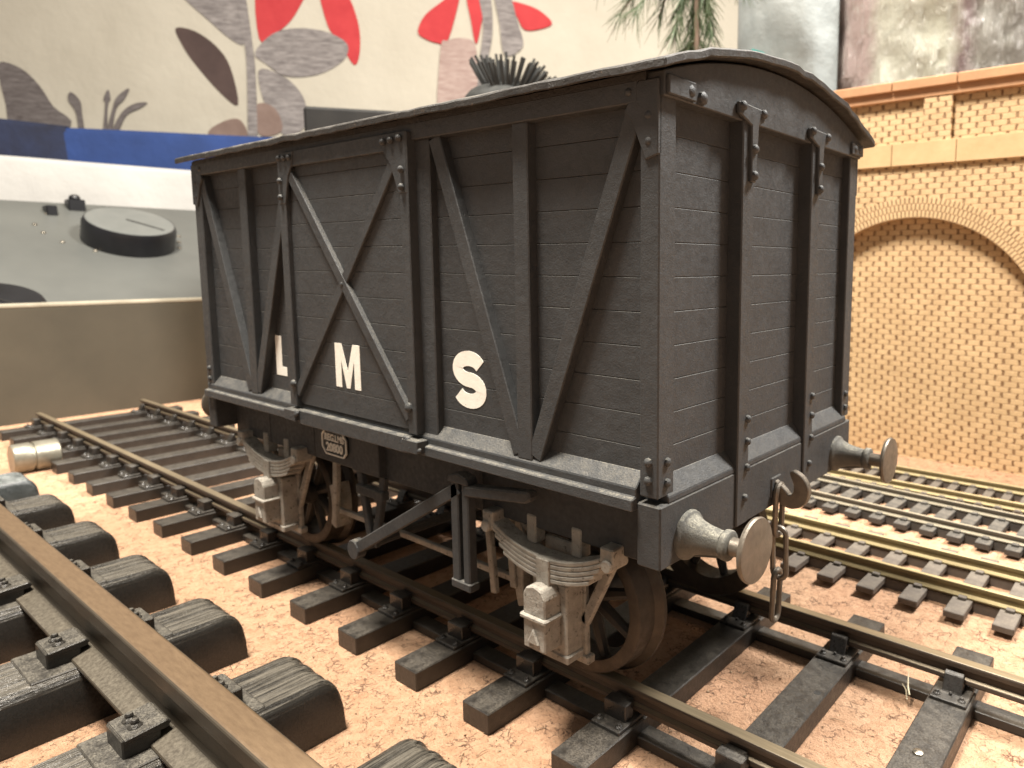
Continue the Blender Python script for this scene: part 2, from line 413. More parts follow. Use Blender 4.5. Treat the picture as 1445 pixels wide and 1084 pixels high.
# planking: boards with a fine groove between them
BZ = [33.3+3.88*k for k in range(12)]
def boards(mb, axis, a0, a1, y0, y1, z0, z1, gap=.055):
    zs = [z for z in BZ if z0+.6 < z < z1-.6]; zs = [z0]+zs+[z1]
    for a, b in zip(zs, zs[1:]):
        if axis == 'x': mb.box(a0, a1, y0, y1, a+gap/2, b-gap/2)
        else: mb.box(y0, y1, a0, a1, a+gap/2, b-gap/2)
for s in (-1, 1):
    mb = MB(); boards(mb, 'x', X0+1.0, -79.0, s*25.2, s*26.6, 31.0, 76.4); boards(mb, 'x', -44.0, X1-1.0, s*25.2, s*26.6, 31.0, 76.4)
    mb.box(-79.5, -43.5, s*25.2, s*26.3, 31, 76.4)
    part('side_planking', mb, m_body, bevel=.055)
    part('sill_rail', MB().prism([(s*o, z) for o, z in ((26.0, 34.6), (26.61, 34.5), (28.15, 32.75), (28.15, 31.75), (28.85, 31.6), (28.9, 30.2), (26.0, 30.2))], 'x', X0+.4, X1-3.0), m_body, bevel=.12)
    part('cornice_rail', MB().box(X0+.6, X1-2.7, s*26.0, s*28.35, 75.0, 77.35), m_body, bevel=.15)
    # posts
    for xa, xb in ((-97.1, -94.3), (-22.6, -19.9)):
        part('side_post', MB().box(xa, xb, s*26.0, s*28.0, 33.0, 75.1), m_body, bevel=.14)
    for xa, xb in ((-81.6, -77.8), (-44.6, -39.6)):
        part('door_post', MB().box(xa, xb, s*26.0, s*27.7, 31.9, 75.05), m_body, bevel=.14)
    # diagonals, a V in each end bay, meeting at the foot of the side post
    for p0, p1 in (((-38.2, 75.0), (-22.4, 33.5)), ((-3.2, 75.0), (-19.6, 33.5)), ((-78.7, 75.0), (-94.5, 33.5)), ((-113.7, 75.0), (-97.3, 33.5))):
        part('diagonal_brace', MB().bar(p0, p1, 2.35, s*26.0, s*27.93), m_body, bevel=.13)
    # corner posts with bolted foot and head plates
    for xa, xb, e in ((X0, X0+3.2, -1), (X1-2.6, X1, 1)):
        cp = part('corner_post', MB().box(xa, xb, s*24.9, s*28.0, 32.0, 77.4), m_body, bevel=.16)
        xm = (xa+xb)/2
        bm_ = MB()
        for dz in (36.1, 34.0, 73.6, 70.9): bm_.dome((xm, s*28.0, dz), (0, s, 0), .55, .5)
        bm_.dome((xm-e*2.6, s*28.1, 76.2), (0, s, 0), .5, .55)
        for dz in (36.0, 33.6): bm_.dome(((X1 if e > 0 else X0), s*26.3, dz), (e, 0, 0), .55, .5)
        parts('bolt', bm_, m_body, cp, smooth=True)
        part('corner_plate', MB().prism([(xa if e > 0 else xb, 77.2), (xb if e > 0 else xa, 77.2), (xb if e > 0 else xa, 69.5), (xm-e*.4, 69.0), (xm-e*2.2, 73.2), (xm-e*3.3, 74.2)], 'y', s*27.6, s*28.32), m_body, cp, bevel=.12)

# doors
DX0, DX1, DB, DT = -79.6, -42.7, 33.1, 76.2
for s in (-1, 1):
    d = MB(); boards(d, 'x', DX0+.5, DX1-.2, s*26.4, s*28.3, DB+.3, DT-.2)
    door = part('door', d, m_body, bevel=.055)
    fr = MB().box(DX0, DX0+2.2, s*27.9, s*29.1, DB, DT)
    fr.box(DX1-2.0, DX1, s*27.0, s*29.1, DB, DT)
    fr.box(DX0+2.21, DX1-2.01, s*27.9, s*29.05, DT-2.4, DT+.1)
    part('door_frame', fr, m_body, door, bevel=.12)
    part('cross_brace', MB().bar((DX0+2.0, DT-1.8), (DX1-2.0, DB+2.2), 1.75, s*28.0, s*29.0), m_body, door, bevel=.11)
    part('cross_brace', MB().bar((DX1-2.0, DT-1.8), (DX0+2.0, DB+2.2), 1.75, s*28.0, s*28.92), m_body, door, bevel=.11)
    part('corner_gusset', MB().prism([(DX0+.2, DT), (DX0+5.5, DT), (DX0+5.0, DT-2.2), (DX0+3.6, DT-3.8), (DX0+2.3, DT-8.4), (DX0+.2, DT-8.4)], 'y', s*28.8, s*29.18), m_body, door, bevel=.08)
    part('corner_gusset', MB().prism([(DX1-.2, DT), (DX1-6.0, DT), (DX1-5.6, DT-2.4), (DX1-4.0, DT-4.2), (DX1-2.2, DT-8.4), (DX1-.2, DT-8.4)], 'y', s*28.8, s*29.18), m_body, door, bevel=.08)
    bl = MB()
    for xx, zz in ((DX0+1.3, DT-.9), (DX0+3, DT-1), (DX0+4.7, DT-1), (DX0+1.2, DT-4.6), (DX0+1.2, DT-7.3), (DX1-1.3, DT-.9), (DX1-3.3, DT-1), (DX1-5.2, DT-1.1), (DX1-1.1, DT-5.2), (DX1-1.1, DT-7.6)):
        bl.dome((xx, s*29.3, zz), (0, s, 0), .52, .55)
    bl.dome((-61.2, s*28.9, 54.6), (0, s, 0), .4, .3)
    parts('bolt', bl, m_body, door, smooth=True)
    # runner under the door and crumbly hinges at its feet
    part('door_runner', MB().box(DX0+3, DX1-1.5, s*28.2, s*29.45, 30.1, 32.6), m_body, door, bevel=.15)
    for xx in (DX0+1.2, DX1-.6):
        h = MB().box(xx-1.8, xx+2.0, s*28.2, s*30.1, 30.6, 32.5)
        for k in range(9):
            h.dome((xx-1.7+k*.45, s*29.6, 31+random.random()*1.6), (0, s, .4), .45+random.random()*.3, .5)
        part('hinge', h, m_body, door, bevel=.2)
    parts('hinge_knob', MB().dome((DX1-1.6, s*29.0, 37.0), (0, s, 0), .8, .7).dome((DX0+1.6, s*29.0, 37.0), (0, s, 0), .7, .7), m_body, door, smooth=True)

# floor/solid core so that no light shows through
part('body_core', MB().box(X0+2.4, X1-2.4, -25.3, 25.3, 30.4, 77.0), m_body)

# letters, chipped white
def letter(mb, name, parent=wag): return part(name, mb, m_letter, parent)
yl = -26.66
L = MB().prism([(-89.2, 44.6), (-86.9, 44.5), (-87.0, 38.9), (-85.3, 38.8), (-85.3, 37.2), (-89.2, 37.2)], 'y', yl, yl+.2); letter(L, 'letter_L')
yd = -28.36
x0, x1, zb, zt = -65.4, -58.1, 37.8, 45.0
letter(MB().prism([(x0, zb), (x0, zt), (x0+2.0, zt), (-61.75, 40.6), (x1-2.0, zt), (x1, zt), (x1, zb), (x1-1.75, zb), (x1-1.75, zt-2.6), (-61.25, zb), (-62.25, zb), (x0+1.75, zt-2.6), (x0+1.75, zb)], 'y', yd, yd+.2), 'letter_M')
def stroke_S(cx, cz, w_, h_, th):
    r1 = h_/4-th/4; c1 = Vector((cx, cz+h_/2-th/2-r1)); c2 = Vector((cx, cz-h_/2+th/2+r1)); rx = (w_-th)/2
    pts = []
    for k in range(19):
        a = math.radians(22+k*(248/18)); pts.append(c1+Vector((rx*math.cos(a), r1*math.sin(a))))
    for k in range(19):
        a = math.radians(90-k*(248/18)); pts.append(c2+Vector((rx*math.cos(a), r1*math.sin(a))))
    o1, o2 = [], []
    for i, p in enumerate(pts):
        d = (pts[min(i+1, len(pts)-1)]-pts[max(i-1, 0)]).normalized(); n_ = Vector((-d.y, d.x))*th/2
        o1.append(p+n_); o2.append(p-n_)
    return o1, o2
o1, o2 = stroke_S(-33.6, 41.9, 7.1, 8.1, 2.1)
mb = MB()
for i in range(len(o1)-1): mb.prism([o1[i], o1[i+1], o2[i+1], o2[i]], 'y', yl, yl+.2)
letter(mb, 'letter_S')

# ends: planking, posts, gable, headstock
for e, xe in ((1, X1), (-1, X0)):
    def ex(d, xe=xe, e=e): return xe+e*d
    mb = MB(); boards(mb, 'y', -25.0, 25.0, ex(-2.6), ex(-1.3), 32.0, 75.8); part('end_planking', mb, m_body, bevel=.06)
    sp_ = MB().prism([(ex(a), z) for a, z in ((-1.8, 34.2), (-1.29, 34.0), (.25, 31.9), (.3, 31.2), (-1.8, 31.2))], 'y', -26.3, 26.3)
    part('end_sill', sp_, m_body, bevel=.12)
    for yc in (-10.15, 10.0):
        po = part('end_post', MB().box(ex(-1.5), ex(.7), yc-1.45, yc+1.45, 23.9, 75.6), m_body, bevel=.16)
        bl = MB()
        for zz in (38.0, 35.0, 31.5, 27.5): bl.dome((ex(.7), yc+.9*(1 if zz > 30 else .5), zz), (e, 0, 0), .55, .55)
        for yy, zz in ((yc-2.6, 76.9), (yc+2.6, 76.7), (yc+.5, 72.2), (yc+.5, 69.0)): bl.dome((ex(1.15), yy, zz), (e, 0, 0), .62, .6)
        parts('bolt', bl, m_body, po, smooth=True)
        part('bracket', MB().prism([(yc-3.3, 77.4), (yc+3.3, 77.2), (yc+3.2, 75.9), (yc+1.6, 75.2), (yc+1.1, 68.2), (yc-.1, 68.2), (yc-.2, 75.0), (yc-3.2, 76.0)], 'x', ex(.6), ex(1.2)), m_body, po, bevel=.14)
    gp = [(-27.6, 75.3)]; n = 24
    RR = 84.0; SAG = 5.6; HW = 30.2; RC = (HW*HW+SAG*SAG)/(2*SAG)
    def rz(y): return 84.1-RC+math.sqrt(RC*RC-y*y)
    gp = [(-27.9, 75.4), (27.9, 75.4)]+[(27.9-55.8*k/n, rz(27.9-55.8*k/n)-1.35) for k in range(n+1)]
    ga = part('gable', MB().prism(gp, 'x', ex(-2.4), ex(.55)), m_body, bevel=.14)
    bl = MB()
    for yy, zz in ((-23.4, 76.6), (-20.9, 76.3), (24.6, 76.6), (26.4, 76.7)): bl.dome((ex(.55), yy, zz), (e, 0, 0), .8, .7)
    parts('bolt', bl, m_body, ga, smooth=True)
    parts('gable_plate', MB().box(ex(.4), ex(1.0), -27.6, -22.5, 75.6, 77.6).box(ex(.4), ex(1.0), 23.2, 27.9, 75.7, 77.5), m_body, ga, bevel=.12)
    part('headstock', MB().box(ex(-3.0), ex(.35), -28.0, 28.0, 23.7, 31.2), m_frame, bevel=.2)

# roof: bowed sheet, ragged edge
rv = MB(); n = 28; nx = 60
top, bot = [], []
XS = [X0-2.2+(X1-X0+4.4)*k/nx for k in range(nx+1)]
vs = []
for i, x in enumerate(XS):
    for k in range(n+1):
        y = -HW+2*HW*k/n
        j = .08*(mnoise.noise(Vector((x*.25, y*.22, 0))))
        edge = (k in (0, n)) or i in (0, nx)
        yy = y+(.35*mnoise.noise(Vector((x*.55, 3.3, y)))) if k in (0, n) else y
        xx = x+(.4*mnoise.noise(Vector((5.1, y*.5, x)))) if i in (0, nx) else x
        z = rz(y)+j+(.18*mnoise.noise(Vector((x*.8, y, 9))) if edge else 0)
        vs.append((xx, yy, z))
nb = len(vs)
vs += [(x, y, z-1.05) for x, y, z in vs]
fs = []
W_ = n+1
for i in range(nx):
    for k in range(n):
        a = i*W_+k; fs.append((a, a+1, a+W_+1, a+W_)); fs.append((nb+a, nb+a+W_, nb+a+W_+1, nb+a+1))
for i in range(nx):
    for k in (0, n): a = i*W_+k; fs.append((a, a+W_, nb+a+W_, nb+a))
for k in range(n):
    for i in (0, nx): a = i*W_+k; fs.append((a, nb+a, nb+a+1, a+1))
rv.add(vs, fs); part('roof', rv, m_roof, bevel=.18)
part('roof_lining', MB().prism([(-28.3, 77.2), (28.3, 77.2)]+[(28.3-56.6*k/20, rz(28.3-56.6*k/20)-1.2) for k in range(21)], 'x', X0+1.6, X1-1.6), m_roof)

# solebars and underframe
for s in (-1, 1):
    sb = MB().box(X0+2.8, X1-2.9, s*21.6, s*24.0, 22.0, 30.5)
    part('solebar', sb, m_frame, bevel=.2)
    br = MB()
    br.box(-67.0, -59.0, s*23.8, s*25.4, 22.6, 30.3)
    for xx in (-99, -82, -34.5): br.box(xx-.15, xx+.15, s*23.9, s*24.15, 22.1, 30.3)
    parts('solebar_bracket', br, m_frame, bevel=.15)
# number plate on the near solebar
plp = [(-78.4, 24.9), (-77.2, 23.6), (-71.2, 23.6), (-70.2, 24.6), (-70.2, 27.0), (-71.3, 28.1), (-77.3, 28.1), (-78.4, 27.2)]
pl = part('number_plate', MB().prism(plp, 'y', -24.35, -23.9), m_plate)
pi = [(p[0]*.93+(-74.3)*.07, p[1]*.90+25.9*.10) for p in plp]
rim = MB()
for i in range(8):
    j = (i+1) % 8; rim.prism([plp[i], plp[j], pi[j], pi[i]], 'y', -24.55, -24.3)
part('plate_rim', rim, m_brass, pl)
def text_mesh(txt, size, name, m, parent, loc, rot, off, bold=.0):
    cu = bpy.data.curves.new(name, 'FONT'); cu.body = txt; cu.size = size*S; cu.extrude = .06*S; cu.offset = bold*S
    cu.align_x = 'CENTER'; cu.align_y = 'CENTER'; cu.resolution_u = 3
    to = bpy.data.objects.new(name, cu); COL.objects.link(to)
    dg = bpy.context.evaluated_depsgraph_get(); me = bpy.data.meshes.new_from_object(to.evaluated_get(dg))
    bpy.data.objects.remove(to); bpy.data.curves.remove(cu)
    me.materials.clear(); me.materials.append(m)
    o = bpy.data.objects.new(name, me); COL.objects.link(o); o.parent = parent
    o.location = (Vector(loc)-Vector(off))*S; o.rotation_euler = rot
    return o
text_mesh('REG.LMS', 1.72, 'plate_lettering', m_brass, pl, (-74.3, -24.42, 26.75), (PI/2, 0, 0), OFF, .05)
text_mesh('20800', 2.2, 'plate_number', m_brass, pl, (-74.3, -24.42, 24.95), (PI/2, 0, 0), OFF, .06)

# running gear
WX = (-97.0, -20.2); WR = 10.6
for xc in WX:
    ax = MB().lathe((xc, -26.2, WR), (0, 1, 0), [(0, 1.2), (5, 1.5), (47.4, 1.5), (52.4, 1.2)], 16); axle = part('axle', ax, m_wheelin, smooth=True)
    for s in (-1, 1):
        # tyre profile: distance outward from y=14, radius
        prof = [(0, WR+1.05), (.35, WR+1.25), (.8, WR+1.15), (1.6, WR+.15), (4.5, WR-.1), (4.7, WR-.4), (4.6, WR-1.9), (.3, WR-1.9), (0, WR-.2)]
        wh = MB().lathe((xc, s*14.0, WR), (0, s, 0), prof, 56, close=True)
        who = part('wheel', wh, m_wheel, smooth=True)
        sp_ = MB()
        for k in range(8):
            a = 2*PI*k/8+.3; ca, sa = math.cos(a), math.sin(a)
            p0 = Vector((xc+ca*2, s*16.6, WR+sa*2)); p1 = Vector((xc+ca*8.9, s*16.6, WR+sa*8.9)); sp_.tube([p0, p1], [1.0, .75], 8)
        sp_.lathe((xc, s*14.4, WR), (0, s, 0), [(0, 2.2), (4.4, 2.2), (4.9, 1.7)], 18)
        part('spokes', sp_, m_wheelin, who, smooth=True)
        # W-iron: plate with two open stays
        g = MB()
        y0, y1 = s*21.2, s*22.1
        g.prism([(xc-4.1, 4.6), (xc+4.1, 4.6), (xc+3.7, 20.5), (xc-3.7, 20.5)], 'y', y0, y1)
        for q in (-1, 1):
            g.bar((xc+q*3.4, 9.6), (xc+q*9.4, 21.2), 1.5, y0, y1)
            g.bar((xc+q*3.0, 16.0), (xc+q*8.6, 21.6), 1.0, y0, y1)
        g.bar((xc-10.4, 21.9), (xc+10.4, 21.9), 1.7, s*21.1, s*22.2)
        g.box(xc-4.6, xc+4.6, s*20.9, s*22.4, 4.0, 5.2)
        wi = part('w_iron', g, m_cast, bevel=.18)
        # axlebox
        a = MB()
        a.box(xc-3.2, xc+3.2, s*21.9, s*25.0, 5.6, 15.8)
        a.prism([(xc-2.05, 7.2), (xc+2.05, 7.2), (xc+2.05, 14.7), (xc+1.4, 15.7), (xc, 16.1), (xc-1.4, 15.7), (xc-2.05, 14.7)], 'y', s*24.9, s*27.9)
        a.box(xc-2.45, xc+2.45, s*24.9, s*28.25, 11.3, 12.0)
        a.prism([(xc-1.2, 8.1), (xc+1.2, 8.1), (xc, 10.4)], 'y', s*27.8, s*28.2)
        a.box(xc-3.5, xc+3.5, s*21.9, s*25.2, 4.9, 6.1)
        part('axlebox', a, m_cast, bevel=.22)
        # leaf spring, each leaf shorter than the one above
        sg = MB()
        for k in range(5):
            hl = 11.4-k*.85; th = .62
            ppts = [(xc+hl*t_/8, 17.0+.026*(hl*t_/8)**2+(4-k)*.66-.3) for t_ in range(-8, 9)]
            poly = ppts+[(x, z-th) for x, z in reversed(ppts)]
            sg.prism(poly, 'y', s*23.3, s*26.0)
        sg.box(xc-1.2, xc+1.2, s*23.0, s*26.3, 15.4, 19.3)
        spr = part('spring', sg, m_cast, bevel=.12)
        sh = MB()
        for q in (-1, 1):
            sh.box(xc+q*11.0-1.1, xc+q*11.0+1.1, s*23.2, s*26.1, 20.8, 23.4)
            sh.lathe((xc+q*11.2, s*22.9, 21.2), (0, s, 0), [(0, .9), (3.6, .9)], 10)
            sh.box(xc+q*4.2-.9, xc+q*4.2+.9, s*22.2, s*24.2, 19.8, 23.8)
        parts('spring_hanger', sh, m_cast, spr, key=lambda c: (c.x > xc), bevel=.18)
# brake gear on the near side (and its mate)
for s in (-1, 1):
    lg = MB(); yb = s*27.0
    lg.box(-37.2, -35.5, yb-.75, yb+.75, 12.0, 27.4); lg.box(-34.7, -33.3, yb-.75, yb+.75, 12.0, 27.2)
    lg.box(-37.4, -33.1, yb-.9, yb+.9, 11.2, 12.5); lg.prism([(-37.6, 27.0), (-33.0, 27.0), (-33.3, 28.0), (-35.2, 28.5), (-37.3, 28.0)], 'y', yb-1.0, yb+1.0)
    part('lever_guide', lg, m_frame, bevel=.18)
    lv = MB().bar((-63.6, 10.0), (-35.6, 26.2), 1.9, yb-s*.2, yb+s*.75)
    lv.lathe((-63.8, yb-.9, 9.9), (0, 1, 0), [(0, 1.7), (1.7, 1.7)], 14)
    lvo = part('brake_lever', lv, m_frame, bevel=.15)
    hd = MB().prism([(-34.0, 26.9), (-34.2, 25.3), (-21.6, 26.9), (-20.6, 27.6), (-20.9, 28.6)], 'y', yb-.9, yb+.9)
    part('lever_handle', hd, m_frame, lvo, bevel=.25)
    vh = MB()
    vh.bar((-66.6, 22.6), (-63.9, 9.6), 1.5, s*23.6, s*24.6); vh.bar((-59.4, 22.6), (-62.9, 9.6), 1.5, s*23.6, s*24.6)
    vh.box(-67, -59, s*23.6, s*25.0, 18.4, 20.0)
    vh.lathe((-63.5, s*22, 10.2), (0, s, 0), [(0, 1.0), (4.9, 1.0)], 10)
    part('brake_hanger', vh, m_frame, bevel=.15)
    bs = MB()
    for xc, q in ((WX[0], 1), (WX[1], -1)):
        xx = xc+q*13.0
        bs.bar((xx+q*1.2, 23.0), (xx, 9.0), 1.3, s*18.8, s*19.9)
        bs.bar((xx+q*4.2, 23.0), (xx+q*2.6, 8.0), 1.2, s*20.6, s*21.5)
        arc = [(xc+q*(WR+.7)*math.cos(a), WR+(WR+.7)*math.sin(a)) for a in [(-.35+.1*k) for k in range(8)]]
        arc2 = [(xc+q*(WR+2.6)*math.cos(a), WR+(WR+2.6)*math.sin(a)) for a in [(-.35+.1*k) for k in range(8)]]
        bs.prism(arc+arc2[::-1], 'y', s*16.2, s*19.4)
        bs.bar((xx, 10.2), (-60, 10.4), 1.1, s*18.8, s*19.6)
    parts('brake_shoe', bs, m_cast, key=lambda c: (c.x > -61), bevel=.15)
part('brake_shaft', MB().lathe((-63.5, -25, 10.2), (0, 1, 0), [(0, .9), (50, .9)], 10), m_frame)

# buffers
for e, xe in ((1, X1), (-1, X0)):
    for s in (-1, 1):
        yb, zbf = s*22.35, 26.4
        b = MB()
        b.lathe((xe+e*.2, yb, zbf), (e, 0, 0), [(0, 3.0), (.55, 2.95), (.8, 2.5), (1.6, 2.1), (2.8, 1.75), (4.4, 1.5), (5.0, 1.45), (5.1, 1.75), (5.9, 1.8), (6.1, 1.3)], 22)
        b.prism([(xe+e*.3, zbf-2.6), (xe+e*.3, zbf-.8), (xe+e*5.0, zbf-.6), (xe+e*5.2, zbf-1.6)], 'y', yb-.45, yb+.45)
        bo = part('buffer', b, m_buffer, smooth=True, bevel=.12)
        part('buffer_shank', MB().lathe((xe+e*6.2, yb, zbf), (e, 0, 0), [(0, 1.05), (2.9, 1.05)], 16), m_steel, bo, smooth=True)
        part('buffer_head', MB().lathe((xe+e*8.7, yb, zbf+.3), (e, 0, 0), [(0, .9), (.1, 3.3), (.2, 3.62), (.55, 3.72), (.8, 3.6), (.95, 2.6), (1.02, .4)], 40), m_steel, bo, smooth=True)
    # hook and three-link chain
    hk = [(-.6, 27.6), (1.0, 27.2), (2.2, 26.3), (2.75, 25.75), (3.25, 26.2), (3.35, 27.4), (2.75, 28.9), (3.3, 29.35), (4.6, 28.75), (5.45, 27.7), (5.7, 26.5), (5.3, 25.1), (4.3, 24.2), (2.9, 23.8), (1.4, 24.2), (.5, 25.1), (-.6, 25.4)]
    hk = smooth_poly([(xe+e*p[0], p[1]) for p in hk], 3)
    part('coupling_plate', MB().box(xe+e*.2, xe+e*.55, -1.5, 1.5, 25.0, 28.0), m_frame, bevel=.15)
    part('hook', MB().prism(hk, 'y', -.55, .55), m_steel, bevel=.12)
    def link(cx, cz0, cz1, wdt, plane_x, lean=0):
        pts = []; r_ = wdt/2
        for k in range(9): a = PI*k/8; pts.append((r_*math.cos(a), cz1-r_+r_*math.sin(a)))
        for k in range(9): a = PI+PI*k/8; pts.append((r_*math.cos(a), cz0+r_+r_*math.sin(a)))
        zc = (cz0+cz1)/2
        if plane_x: P = [(cx+q+lean*(z-zc), .0+.08*q, z) for q, z in pts]
        else: P = [(cx+lean*(z-zc), q, z) for q, z in pts]
        return MB().tube(P, .42, 8, True)
    for args in ((xe+e*1.0, 19.4, 26.9, 2.1, False, .02), (xe+e*1.25, 13.0, 20.5, 2.0, True, -.03), (xe+e*.9, 6.4, 14.1, 2.1, False, .03)):
        part('chain_link', link(*args), m_steel, smooth=True)

# ================================================================ TRACK UNDER THE WAGON
def bullhead(mb, y, x0, x1, h=3.2, wd=1.85):
    w2 = wd/2
    prof = [(-w2*.9, -h), (w2*.9, -h), (w2, -h+.25), (w2*.95, -h+.75), (.32, -h+1.05), (.3, -1.25), (w2*.95, -.95), (w2, -.3), (w2*.86, -.02), (-w2*.86, -.02), (-w2, -.3), (-w2*.95, -.95), (-.3, -1.25), (-.32, -h+1.05), (-w2*.95, -h+.75), (-w2, -h+.25)]
    return mb.prism([(y+a, b) for a, b in prof], 'x', x0, x1)
TX = (-303, 95)
trk = thing('model_track', 'dusty bullhead model track with black sleepers carrying the black van', 'track', (XC, 0, CZ))
TO = (XC, 0, CZ)
RY = 16.9
for s in (-1, 1):
    bullhead(MB(), s*RY, *TX).build('rail', m_rail, trk, TO, bevel=.06)
    MB().box(TX[0], TX[1], s*RY-1.5, s*RY+1.5, CZ+.1, CZ+1.5).build('sleeper_web', m_sleeper, trk, TO, bevel=.1)
sl = MB().box(-2.85, 2.85, -29.3, 29.3, 0, 3.2).build('sleeper', m_sleeper, trk, bevel=.16)
ch = MB()
for s in (-1, 1):
    yc = s*RY
    ch.box(-2.5, 2.5, yc-5.0, yc+5.0, 3.1, 3.75)                       # base plate
    ch.box(-1.9, 1.9, yc+s*1.05, yc+s*2.9, 3.6, 6.1)                    # outer jaw
    ch.box(-1.5, 1.5, yc+s*.4, yc+s*1.2, 3.6, 6.0)
    for q in (-1, 1):                                                   # curved inner jaw
        pass
    jaw = [(yc-s*.75, 3.7), (yc-s*.85, 5.9), (yc-s*1.15, 6.35), (yc-s*1.7, 6.0), (yc-s*2.2, 5.0), (yc-s*2.75, 3.9), (yc-s*2.9, 3.7)]
    ch.prism(jaw, 'x', -1.35, 1.35)
    for bx in (-1.7, 1.7):
        ch.lathe((bx, yc-s*4.0, 3.7), (0, 0, 1), [(0, .62), (.22, .6), (.24, .36), (.6, .34), (.66, .15)], 8)
        ch.lathe((bx, yc+s*4.0, 3.7), (0, 0, 1), [(0, .62), (.22, .6), (.24, .36), (.6, .34)], 8)
    ch.lathe((0, yc-s*3.3, 3.7), (0, 0, 1), [(0, .3), (.5, .28)], 6)
ch.build_each('chair', m_chair, sl, key=lambda c: c.y > 0, bevel=.12)
xs = [22.4-17.7*0, 4.8]; x = 4.8
SX = [75.4, 57.7, 40.0, 22.4, 4.8, -13.2]
x = -31.0
while x > -302: SX.append(x); x -= 16.75
sl.location = (Vector((SX[0]-XC, 0, 0)))*S
for x in SX[1:]: copy_obj(sl, trk, (x-XC, 0, 0))

for o in [q for q in trk.children if q.name.startswith('sleeper') and 'web' not in q.name]:
    x = o.location.x/S+XC
    if abs(x-22.4) < 1: MB().dome((-.3, -1.0, 3.15), (0, 0, 1), .75, .5, 12).build('nail_head', m_bright, o, smooth=True)
    if abs(x-4.8) < 1: MB().lathe((1.6, 3.2, 3.17), (0, 0, 1), [(0, .55), (.06, .5)], 12).build('nail_hole', m_plate, o)
sw = MB().tube([(17.2, 11.6, -5.0), (16.6, 12.8, -4.6), (16.0, 14.8, -3.4)], [.12, .14, .07], 5)
sw.tube([(17.0, 11.2, -5.6), (16.3, 12.9, -5.2), (15.4, 14.0, -5.1)], [.1, .12, .06], 5)
tag(sw.build('straw', m_straw), 'tiny pale straw fibre caught beside a black sleeper of the van track', 'straw')

# ================================================================ LARGE FOREGROUND TRACK
gt = thing('large_track', 'large scale track with chunky woodgrained black sleepers and wide brown topped rail', 'track', (-60, -58.4, CZ))
GO = (-60, -58.4, CZ)
def grail(y):
    a = 1.85
    prof = [(y-3.9, .45), (y+3.9, .45), (y+3.9, 1.0), (y+1.1, 1.9), (y+.85, 2.6), (y+.85, 5.6), (y+a, 6.3), (y+a, 8.3), (y+a-.35, 8.55), (y-a+.35, 8.55), (y-a, 8.3), (y-a, 6.3), (y-.85, 5.6), (y-.85, 2.6), (y-1.1, 1.9), (y-3.9, 1.0)]
    return MB().prism(prof, 'x', -212, 60)
GY = (-58.45, -104.0)
for y in GY: grail(y).build('rail', m_railg, gt, GO, bevel=.12)
# sleeper, rounded ends, ridged top
g = MB(); nyy = 64; vs = []; fs = []
prof = []
hw = 6.4
def gz(y, u):
    d = min(y-(-122.0), -40.4-y)                      # distance to the nearer end
    e = 1-math.exp(-max(d, 0)/1.0) if d < 5 else 1
    return e
NU = 26
for i in range(nyy+1):
    t_ = i/nyy
    t_ = .5-.5*math.cos(PI*t_)
    y = -122.0+t_*(81.6)
    d = min(y+122.0, -40.4-y); rr = 3.2
    drop = 0 if d > rr else rr-math.sqrt(max(rr*rr-(rr-d)**2, 0))
    for k in range(NU+1):
        u = -1+2*k/NU
        xw = hw*u
        edge = max(0, abs(u)-.80)/.20
        z = .35-1.5*edge**2.2-drop*1.25
        ridge = 0.42*mnoise.noise(Vector((xw*1.0, y*.012, 1.0)))+.10*mnoise.noise(Vector((xw*3.0, y*.03, 5.0)))
        vs.append((xw*(1.0 if abs(u) < .99 else 1.0), y, z+ridge))
    vs.append((hw+.35, y if d > .01 else y, CZ+.05)); vs.append((-hw-.35, y, CZ+.05))
W2 = NU+3
for i in range(nyy):
    for k in range(NU):
        a = i*W2+k; fs.append((a, a+1, a+W2+1, a+W2))
    a = i*W2; fs.append((a+NU, a+NU+1, a+W2+NU+1, a+W2+NU)); fs.append((a+NU+2, a, a+W2, a+W2+NU+2)); fs.append((a+NU+1, a+NU+2, a+W2+NU+2, a+W2+NU+1))
fs.append(tuple(range(NU+1))+(NU+1, NU+2)); b0 = nyy*W2; fs.append(tuple(b0+k for k in range(NU+3)))
g.add(vs, fs)
GS = [8.0, -22.0, -52.2, -82.4, -112.6, -142.8, -173.0, -203.2]
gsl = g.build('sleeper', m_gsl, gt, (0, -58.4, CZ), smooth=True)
cl = MB()
for y in GY:
    cl.box(-5.2, 5.2, y-9.0, y+8.2, .1, .62)
    for q in (-1, 1):
        cl.box(-2.7, 2.7, y+q*2.6, y+q*6.6, .5, 2.95)
        cl.prism([(y+q*6.3, 2.4), (y+q*6.5, 3.0), (y+q*2.0, 3.35), (y+q*1.5, 2.9), (y+q*2.0, 2.2)], 'x', -2.85, 2.85)
        for bx in (-.95, .95):
            cl.lathe((bx, y+q*4.7, 3.0), (0, 0, 1), [(0, .85), (.35, .85), (.4, .5), (.95, .5), (1.05, .3)], 8)
cl.build_each('rail_clip', m_gclip, gsl, (0, -58.4, CZ), key=lambda c: c.y > -80, bevel=.16)
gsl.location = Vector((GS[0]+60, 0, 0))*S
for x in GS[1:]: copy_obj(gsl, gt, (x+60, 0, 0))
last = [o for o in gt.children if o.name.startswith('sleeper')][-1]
last.data = last.data.copy(); last.data.materials[0] = m_gslsheen; last['label'] = 'dark sleeper at the far end with a blue grey sheen painted on top'

